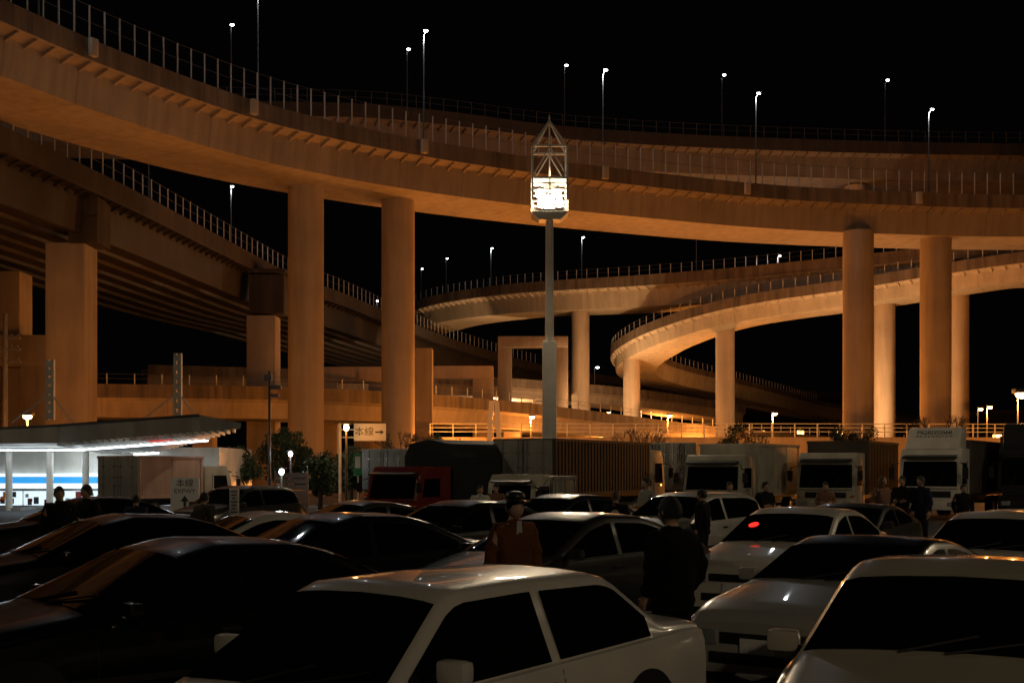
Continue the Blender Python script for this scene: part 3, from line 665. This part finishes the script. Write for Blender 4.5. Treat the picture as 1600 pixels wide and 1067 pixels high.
truck(X(185,52),52,AW(30),'small box truck seen from behind, orange lit side, beside the forecourt sign',M['cream'],mat('pinkish_box_panel',(.5,.34,.27),.5,0,.12,1,.03,streak=.3),hb=2.5,Lb=3.6,hc=2.1,origin='rear',boxkind='plain')
truck(X(612,43),43,FW(38),'dark red truck with a dark tarpaulin cover left of centre',M['red'],M['tarp'],hc=2.05,hb=3.0,Lb=5.5,boxkind='tarp')
truck(X(600,60),60,AW(25),'grey container truck standing behind the red truck',M['cream'],M['boxgrey'],hb=2.9,Lb=5,origin='rear',boxkind='plain')
truck(X(818,45.5),45.5,AW(28),'long dark brown container truck with pale rear doors left of centre',M['cream'],M['boxdark'],hb=3.05,Lb=9,origin='rear')
truck(X(797,39),39,FW(25),'small cream truck parked in front of the pale rear container doors',M['cream'],M['boxgrey'],hc=1.8,hb=1.75,Lb=1.9,w=1.6,boxkind='plain',lc=1.2)
t3=truck(7.1,58,AW(20),'white box truck with vertical black Japanese characters on its rear',M['white'],M['boxgrey'],hb=3.15,Lb=6,origin='rear',boxkind='plain')
t4=truck(X(1112,48),48,FW(30),'cream truck with a wide dark windscreen right of the vertical lettering',M['cream'],M['cream'],hb=2.95,hc=2.5,Lb=5,boxkind='plain')
t5=truck(X(1290,50),50,FW(28),'cream truck in the middle of the right group, next to the dark container',M['cream'],M['boxdark'],hb=3.1,hc=2.6,Lb=6)
t7=truck(X(1452,49),49,FW(31),'white truck with a lettered roof deflector at the right',M['white'],M['boxdark'],hb=3.1,hc=2.75,Lb=7,deflect=True)
truck(X(1608,50),50,FW(26),'dark truck cut off by the right edge',M['black'],M['boxdark'],hb=3.3,hc=2.8,Lb=7,deflect=True)
text('lettering','MORIYOSHI\nTRANSPORT',.25,M['signk'],t7[0],(-.8,0,3.27),(R(62),0,R(90)))
text('lettering','相\n馬\n運\n輸',.5,M['signk'],t3[0],(-.075,.62,2.15),(R(90),0,R(-90)),sp=.95)
text('lettering','有\n限\n会\n社',.5,M['signk'],t3[0],(-.075,-.62,2.15),(R(90),0,R(-90)),sp=.95)
# ---------------------------------------------------------------- signs
def arrow(mb,cx,cz,s,up=False):
    pts=[(-1,-.16),(.2,-.16),(.2,-.55),(1,0),(.2,.55),(.2,.16),(-1,.16)]
    if up: pts=[(-b,a) for a,b in pts]
    mb.prism([(cx+a*s,cz+b*s) for a,b in pts],-.035,-.03)
r=empty('direction_sign',(X(578,50),50,0),0,'white sign reading 本線 with an arrow to the right, on a thin white pole','sign')
MB().box((0,0,3.4),(1.25,.05,.68)).build('sign_board',M['signw'],r,bevel=.01)
MB().cyl((-1.18,.08,0),(-1.18,.08,3.75),.055,n=10).bar((-1.18,.08,3.5),(.5,.06,3.5),.05).bar((-1.18,.08,3.2),(.5,.06,3.2),.05).build('pole',M['post'],r)
text('lettering','本線',.38,M['signk'],r,(-.22,-.03,3.4),(R(90),0,0))
m=MB(); arrow(m,.38,3.4,.17); m.build('arrow',M['signk'],r)
r=empty('exit_sign',(X(289,44),44,0),0,'white sign reading 本線 EXPWY with an upward arrow, before the box truck','sign')
MB().box((0,0,1.0),(.98,.05,1.35)).build('sign_board',M['signw'],r,bevel=.01)
MB().cyl((-.3,.06,0),(-.3,.06,1.6),.03).cyl((.3,.06,0),(.3,.06,1.6),.03).build('pole',M['post'],r)
text('lettering','本線',.3,M['signk'],r,(0,-.03,1.47),(R(90),0,0)); text('lettering','EXPWY',.22,M['signk'],r,(0,-.03,1.2),(R(90),0,0))
m=MB(); arrow(m,0,.8,.26,True); m.build('arrow',M['signk'],r)
r=empty('green_sign',(X(559,55),55,0),0,'narrow green and white sign below the direction sign','sign')
MB().box((0,0,2.15),(.38,.05,.95)).build('sign_board',M['signg'],r,bevel=.01); MB().cyl((0,.05,0),(0,.05,2.4),.03).build('pole',M['post'],r)
MB().box((0,-.03,2.25),(.22,.01,.5)).build('symbol',M['signw'],r)
r=empty('notice_board',(X(366,30),30,0),0,'small white notice board with lines of print beside the far hatchback','sign')
MB().box((0,0,1.2),(.22,.04,.65)).build('board',M['signw'],r,bevel=.005); MB().box((0,0,.1),(.4,.3,.2)).cyl((0,0.03,0),(0,.03,1.3),.02).build('stand',M['black'],r)
m=MB()
for k in range(7): m.box((0,-.024,1.45-k*.08),(.16-.04*(k%3),.006,.025))
m.build('print',M['signk'],r)
r=empty('louvred_board',(X(455,52),52,0),0,'dark louvred board behind the hedge left of the white pole','board')
m=MB()
for k in range(6): m.box((0,0,.5+k*.24),(1.3,.05,.2))
m.build('slat_panel',M['boxdark'],r); MB().box((-.66,.05,.95),(.07,.07,1.9)).box((.66,.05,.95),(.07,.07,1.9)).box((0,.05,.98),(.07,.07,1.85)).build('frame',M['pole'],r)
def bollard_lamp(px,py,Y,m,lab,pw,col):
    x=X(px,Y); h=Z(py,Y); r=empty('garden_lamp',(x,Y,0),0,lab,'lamp')
    MB().cyl((0,0,0),(0,0,h-.15),.05,.04,10).build('pole',M['pole'],r,smooth=True)
    MB().cyl((0,0,h+.13),(0,0,h+.2),.22,.05,14).build('cap',M['pole'],r)
    MB().sph((0,0,h),(.1,.1,.12),12,8).build('lamp_bulb',M[m],r,smooth=True)
    point(r,(0,-.3,h),pw,col,.1)
bollard_lamp(454,709,60,'led','white post lamp in front of the round dark tree',30,(.85,.95,1))
bollard_lamp(541,668,48.5,'sod','orange lamp beside the direction sign',110,SOD)
bollard_lamp(440,737,50,'led','lower white post lamp beside the louvred board',18,(.8,1,.8))
r=empty('utility_pole',(X(8,80),80,0),0,'utility pole with crossarms and wires at the left edge','utility pole')
MB().cyl((0,0,0),(0,0,Z(490,80)),.2,.13,12).build('pole',M['pole'],r,smooth=True)
m=MB()
for zz in (9.6,10.4,11.1):
    m.box((0,0,zz-1),(1.9,.12,.12))
    for q in(-.8,-.4,.4,.8): m.cyl((q,0,zz-.95),(q,0,zz-.72),.05,n=6)
m.build('crossarm',M['pole'],r)
for zz in (8.9,9.7,10.4):
    m=MB()
    for k in range(10):
        a=(-9*k/10,0,zz-4*.4*(k/10)*(1-k/10)); b=(-9*(k+1)/10,0,zz-1.6*((k+1)/10)*(1-(k+1)/10)); m.cyl(a,b,.02,n=5)
    m.build('wire',M['black'],r)
r=empty('camera_pole',(X(421,60),60,0),0,'thin dark pole with small cameras in front of the second square column','pole')
MB().cyl((0,0,0),(0,0,Z(580,60)),.08,.06,10).build('pole',M['black'],r,smooth=True)
MB().box((.3,0,Z(605,60)),(.5,.2,.2)).box((-.05,0,Z(590,60)),(.35,.25,.3)).box((.25,0,Z(618,60)),(.4,.2,.14)).build('camera_housing',M['rail'],r,bevel=.03)
# ---------------------------------------------------------------- vegetation
def tree(px,Y,ztop,rx,label,n=1600,seed=1):
    rnd=random.Random(seed); x=X(px,Y); r=empty('evergreen_tree',(x,Y,0),0,label,'tree')
    rz=ztop*.36; cz=ztop-rz*1.02
    t=MB().cyl((0,0,0),(.05,.02,cz),.13,.07,8)
    for k in range(6):
        a=k*1.05+rnd.random(); t.cyl((.03,.01,cz*.75),(rx*.6*math.cos(a),rx*.6*math.sin(a),cz+rz*.3*rnd.random()),.05,.02,6)
    t.build('trunk',M['bark'],r,smooth=True)
    cl=[]
    for k in range(26):
        u=rnd.random()*6.28; v=rnd.uniform(-.9,1); q=rnd.uniform(.5,.95)
        s=math.sqrt(max(0,1-v*v)); cl.append((Vector((rx*q*s*math.cos(u),rx*q*s*math.sin(u),cz+rz*q*v)),rnd.uniform(.22,.42)*rx))
    c=MB()
    for k in range(n):
        p,q=rnd.choice(cl); d=Vector((rnd.gauss(0,1),rnd.gauss(0,1),rnd.gauss(0,1))).normalized()*q*rnd.random()**.4; o=p+d
        a=Vector((rnd.gauss(0,1),rnd.gauss(0,1),rnd.gauss(0,1))).normalized(); b=a.orthogonal().normalized(); s=rnd.uniform(.06,.12)
        c.add([o-a*s,o+b*s*.5,o+a*s,o-b*s*.5],[(0,1,2,3)])
    c.build('crown',M['leaf'],r)
tree(446,72,4.3,1.5,'round dark evergreen before the first round column',5200,seed=2)
tree(368,68,2.9,1.5,'low dark bush by the right end of the canopy',4000,seed=3)
tree(338,66,2.5,1.0,'lowest dark bush directly behind the canopy tip',1600,seed=13)
tree(500,58,2.6,1.1,'bushy shrub left of the white sign pole',4200,seed=4)
tree(548,62,3.0,1.1,'bushy shrub right of the white sign pole',3600,seed=5)
tree(690,84,4.2,1.7,'dark evergreen dome at the left end of the ramp wall',4600,seed=6)
tree(1160,84,4.9,1.7,'evergreen bush rising behind the cream truck with the wide windscreen',3600,seed=7)
tree(1332,84,5.2,1.5,'evergreen bush between the two right round columns and the trucks',3600,seed=8)
tree(610,80,3.4,1.4,'low evergreen behind the grey container',1400,seed=9)
def bare(px,Y,h,label,seed):
    rnd=random.Random(seed); r=empty('bare_tree',(X(px,Y),Y,0),0,label,'tree'); t=MB(); b_=MB()
    t.cyl((0,0,0),(.05,0,h*.5),.12,.08,8)
    def grow(mb,p,d,l,rr,k):
        q=p+d*l; mb.cyl(p,q,rr,rr*.65,5)
        if k:
            for _ in range(3): grow(mb,q,(d+Vector((rnd.uniform(-.8,.8),rnd.uniform(-.8,.8),rnd.uniform(-.1,.5)))).normalized(),l*.72,rr*.62,k-1)
    for k in range(4): grow(b_,Vector((.05,0,h*.5)),Vector((math.cos(k*1.6),math.sin(k*1.6),.9)).normalized(),h*.2,.06,4)
    t.build('trunk',M['bark'],r,smooth=True); b_.build('branches',M['bark'],r)
bare(628,78,4.3,'leafless tree at the foot of the second round column',1)
bare(1000,80,4.6,'leafless tree right of the lamp tower above the containers',2)
bare(1465,84,5.6,'leafless tree above the lettered white truck',3)
for q,(px0,px1,py,Y,lb) in enumerate(((1170,1310,640,420,'distant low warehouse on the right horizon'),(1520,1700,648,300,'distant low building behind the right sodium lamps'))):
    r=empty('warehouse',(X((px0+px1)/2,Y),Y,0),0,lb,'building'); wd=X(px1,Y)-X(px0,Y); h=Z(py,Y)
    MB().box((0,0,h/2),(wd,20,h)).build('wall',M['steelg'],r); MB().box((0,0,h+.3),(wd+1,21,.6)).build('roof',M['boxdark'],r)
    for k in range(7): MB().box((-wd/2+wd*(k+.5)/7,-10.06,h*.6),(wd/14,.1,h*.12)).build('window',M['sodfar'] if k%3==0 else M['glass'],r)
# ---------------------------------------------------------------- people
def skin(chains,sub=1):
    vs=[];es=[];rd=[];roots=[]
    for v,e in chains:
        o=len(vs); roots.append(o); vs+=[p for p,_ in v]; rd+=[q for _,q in v]; es+=[(a+o,b+o) for a,b in e]
    me=bpy.data.meshes.new('tmp'); me.from_pydata(vs,es,[]); ob=bpy.data.objects.new('tmp',me); C.objects.link(ob)
    md=ob.modifiers.new('s','SKIN'); md.use_smooth_shade=True
    sv=me.skin_vertices[0].data
    for i,q in enumerate(rd): sv[i].radius=(q,q) if not hasattr(q,'__len__') else q; sv[i].use_root=i in roots
    ss=ob.modifiers.new('u','SUBSURF'); ss.levels=sub; ss.render_levels=sub
    dg=bpy.context.evaluated_depsgraph_get(); dg.update(); out=bpy.data.meshes.new_from_object(ob.evaluated_get(dg))
    bpy.data.objects.remove(ob); return out
def head_mesh(mb,c):
    c=Vector(c); n,k=24,20; vs=[];fs=[]
    for j in range(k+1):
        ph=math.pi*j/k
        for i in range(n):
            t=2*math.pi*i/n; x_=math.sin(ph)*math.cos(t); y_=math.sin(ph)*math.sin(t); z_=math.cos(ph)
            rx,ry,rz=.098,.076,.118
            if z_<0: ry*=1-.3*z_*z_; rx*=1-.1*z_*z_
            p=Vector((x_*rx,y_*ry,z_*rz))
            if z_<-.1 and x_>0: p.x+=.014*x_*min(1,-z_*2)
            if x_>.5:
                p.x+=.024*math.exp(-(p.y/.011)**2-((p.z+.018)/.018)**2)
                p.x+=.01*math.exp(-(p.y/.008)**2-((p.z-.005)/.02)**2)
                for s in(-1,1): p.x-=.009*math.exp(-((p.y-s*.03)/.015)**2-((p.z-.014)/.012)**2)
                p.x+=.006*math.exp(-(p.y/.02)**2-((p.z+.056)/.008)**2)
            vs.append(c+p)
    for j in range(k):
        for i in range(n): fs.append((j*n+i,(j+1)*n+i,(j+1)*n+(i+1)%n,j*n+(i+1)%n))
    mb.add(vs,fs)
    for s in(-1,1):
        mb.sph(c+Vector((.0,s*.078,-.005)),(.018,.008,.03),8,6)
        mb.sph(c+Vector((.083,s*.03,.013)),(.01,.012,.008),8,6,mi=1)
        mb.box(c+Vector((.092,s*.03,.034)),(.008,.028,.006),mi=1)
    mb.box(c+Vector((.096,0,-.055)),(.01,.042,.007),mi=2)
def person(px,Y,face,h,top,bot,label,pose='down',hair='hair',long_=False,cap=False,bulk=1.0):
    root=empty('person',(X(px,Y),Y,0),R(face),label,'person'); root.scale=(h/1.72,)*3
    V=Vector
    P={'down':((-.02,.245,1.14),(.04,.255,.89)),'front':((-.0,.25,1.15),(.25,.12,1.14)),'pocket':((-.06,.26,1.14),(.08,.21,.93)),'up':((.1,.26,1.2),(.27,.08,1.38))}
    arms=[]
    for sg,pz in ((1,pose),(-1,'down' if pose=='up' else pose)):
        e,w_=P[pz]; arms.append((V((e[0],sg*e[1]*(1+(bulk-1)*.6),e[2])),V((w_[0],sg*w_[1]*(1+(bulk-1)*.6),w_[2])),sg))
    bv=[(V((0,0,.95)),.095),(V((0,0,1.12)),.09),(V((0,0,1.32)),.1),(V((0,0,1.45)),.058),(V((.01,0,1.56)),.05)]; be=[(0,1),(1,2),(2,3),(3,4)]
    ch=[]
    for e,w_,sg in arms:
        o=len(bv); d=(w_-e).normalized(); bv+=[(V((0,sg*.165,1.41)),.055),(e,.042),(w_,.027),(w_+d*.05,(.038,.022)),(w_+d*.085,(.036,.018))]
        be+=[(2,o),(o,o+1),(o+1,o+2),(o+2,o+3),(o+3,o+4)]
        side=V((1,0,0)) if pose in('down','pocket') else V((0,0,1))
        side=(side-d*side.dot(d)).normalized(); curl=V((0,-sg,0)); curl=(curl-d*curl.dot(d)).normalized()
        for k,(off,ln_) in enumerate(((.026,.068),(.009,.078),(-.009,.072),(-.026,.055))):
            b0=w_+d*.07+side*off; b1=w_+d*.1+side*off; b2=b1+(d+curl*.35).normalized()*ln_*.5; b3=b2+(d+curl*.9).normalized()*ln_*.5
            ch.append(([(b0,.01),(b1,.0095),(b2,.0085),(b3,.007)],[(0,1),(1,2),(2,3)]))
        t0=w_+d*.02+side*.02; t1=w_+d*.05+side*.048; t2=t1+(d+curl*.4+side*.2).normalized()*.045
        ch.append(([(t0,.013),(t1,.011),(t2,.009)],[(0,1),(1,2)]))
    for sg in(-1,1):
        o=len(bv); bv+=[(V((0,sg*.085,.88)),.07),(V((.015,sg*.1,.49)),.05),(V((-.01,sg*.11,.09)),.04),(V((.13,sg*.13,.04)),.03)]
        be+=[(0,o),(o,o+1),(o+1,o+2),(o+2,o+3)]
    me=skin([(bv,be)]+ch)
    bm=bmesh.new(); bm.from_mesh(me)
    hb=MB(); head_mesh(hb,(.025,0,1.605)); hm=bpy.data.meshes.new('h'); hm.from_pydata(hb.v,[],hb.f)
    for k,v in hb.mi.items(): hm.polygons[k].material_index=v
    bm.from_mesh(hm); bmesh.ops.recalc_face_normals(bm,faces=bm.faces); bm.to_mesh(me); bm.free(); me.shade_smooth()
    me.materials.clear(); [me.materials.append(M[q]) for q in('skin','eye','lip')]
    bo=bpy.data.objects.new('body',me); C.objects.link(bo); bo.parent=root
    k_=bulk
    jv=[(V((0,0,.78)),(.16*k_,.175*k_)),(V((0,0,.9)),(.165*k_,.175*k_)),(V((0,0,1.08)),(.16*k_,.165*k_)),(V((0,0,1.3)),(.165*k_,.18*k_)),(V((0,0,1.44)),.1*k_),(V((.005,0,1.51)),.07)]; je=[(0,1),(1,2),(2,3),(3,4),(4,5)]
    for e,w_,sg in arms:
        o=len(jv); d=(w_-e).normalized(); jv+=[(V((0,sg*.18*k_,1.39)),.085*k_),(e,.068*k_),(w_-d*.01,.05*k_)]; je+=[(3,o),(o,o+1),(o+1,o+2)]
    jm=skin([(jv,je)],2)
    # cloth folds
    jm.update()
    for v in jm.vertices:
        c_=v.co; f=.008*math.sin(c_.z*38+c_.y*19+2*math.sin(c_.x*30))+.005*math.sin(c_.z*71-c_.x*40)
        v.co=c_+v.normal*f
    jm.materials.clear(); jm.materials.append(top); jm.shade_smooth()
    jo=bpy.data.objects.new('jacket',jm); C.objects.link(jo); jo.parent=root
    tv=[(V((0,0,1.02)),.12),(V((0,0,.93)),.14)]; te=[(0,1)]
    for sg in(-1,1):
        o=len(tv); tv+=[(V((0,sg*.09,.84)),.11),(V((.015,sg*.1,.49)),.08),(V((-.01,sg*.11,.09)),.066)]; te+=[(1,o),(o,o+1),(o+1,o+2)]
    tm=skin([(tv,te)]); tm.materials.clear(); tm.materials.append(bot); tm.shade_smooth()
    to=bpy.data.objects.new('trousers',tm); C.objects.link(to); to.parent=root
    for sg in(-1,1): MB().box((.06,sg*.12,.045),(.28,.1,.09)).build('shoe',M['black'],root,bevel=.035)
    hc=V((.025,0,1.605)); hr=MB()
    def hf(u,v):
        t=2*math.pi*u; ph=v*math.pi*(.62 if not long_ else .8)
        fr_=max(0,math.cos(t)); ph*=1-.42*fr_**1.2
        wob=1+.025*math.sin(9*t)*math.sin(7*v*3)
        k=.107*wob; z_=math.cos(ph)*.13
        p=V((math.sin(ph)*math.cos(t)*k-.004,math.sin(ph)*math.sin(t)*.086*wob,z_))
        if long_ and v>.6 : p.z-=(v-.6)*.45*(1-fr_); p.x-=.01
        return hc+p
    hr.grid(hf,28,14); hr.build('hair',M[hair],root,smooth=True,ang=180)
    if cap:
        c_=MB(); c_.grid(lambda u,v:hc+V((math.sin(v*1.5)*math.cos(6.283*u)*.11,math.sin(v*1.5)*math.sin(6.283*u)*.093,.06+(math.cos(v*1.5)**.35)*.095)),28,8)
        c_.grid(lambda u,v:hc+V((math.cos(6.283*u)*(.107+.085*v),math.sin(6.283*u)*(.09+.085*v),.068-.015*v+.012*v*math.cos(12.566*u))),28,3)
        c_.build('hat',M['black'],root,smooth=True)
        MB().grid(lambda u,v:V((.075+.02*v,(u-.5)*.07*(1.3-v*.6),1.12+.36*v)) + V((.055*math.sin(min(1,v*1.2)*1.57)*(1-v*.8),0,0)),6,8).build('shirt',K7,root,smooth=True)
    return root
K1=cloth('black_jacket_cloth',(.006,.006,.007)); K2=cloth('brown_jacket_cloth',(.15,.055,.02)); K3=cloth('dark_trouser_cloth',(.02,.02,.025)); K4=cloth('grey_check_cloth',(.34,.33,.3)); K5=cloth('tan_coat_cloth',(.22,.12,.08)); K6=cloth('navy_cloth',(.02,.025,.05)); K7=cloth('white_shirt_cloth',(.6,.58,.54)); K8=cloth('olive_cloth',(.06,.055,.04)); K9=cloth('black_zip_cloth',(.012,.012,.014))
person(1050,10.4,130,1.76,K1,K1,'man in a black jacket seen from behind in the right foreground','pocket',bulk=1.12)
person(803,12.3,-62,1.74,K2,K3,'man in a brown jacket and black brimmed hat behind the white foreground car','down',cap=True)
person(92,20.5,-60,1.7,K9,K3,'person in black standing leftmost before the lit shop','down')
person(137,21.2,-120,1.72,K9,K3,'person in black with arms held forward, second from the left by the shop','front')
person(212,24,90,1.5,K6,K3,'short dark figure before the grey box truck','down')
person(318,23,60,1.56,K8,K3,'dark figure beside the white EXPWY sign','pocket')
person(750,30,-80,1.6,K7,K3,'person in a pale shirt before the small cream truck','front')
person(775,32,-110,1.6,K5,K3,'person in tan right of the pale shirted one','down')
r9=person(962,22.5,80,1.6,K9,K3,'person in a black top with a white back print, seen from behind','down',hair='hairb')
MB().sph((-.165,0,1.27),(.02,.09,.1),14,8).build('back_print',K7,r9)
person(1012,27,-150,1.8,K4,K3,'tall person in a grey checked shirt left of the silver hatchback','front')
person(1098,24,150,1.6,K9,K3,'person in black beside the silver hatchback','down')
person(1140,31,-90,1.66,K8,K3,'person in olive before the cream truck with the wide windscreen','up')
person(1195,30,-70,1.68,K9,K3,'person in black between the two cream trucks','front')
person(1290,34,-100,1.62,K5,K3,'person in tan before the right cream truck','front')
person(1378,31,-60,1.8,K5,K3,'long haired person in a tan coat in the right group','pocket',hair='hairb',long_=True)
person(1410,31.5,-120,1.8,K9,K3,'person in black beside the long haired person','front')
person(1440,31,-150,1.8,K6,K3,'person in dark clothes, right one of the standing group','down')
person(1505,32,-90,1.6,K9,K3,'person in black standing before the lettered white truck','pocket')
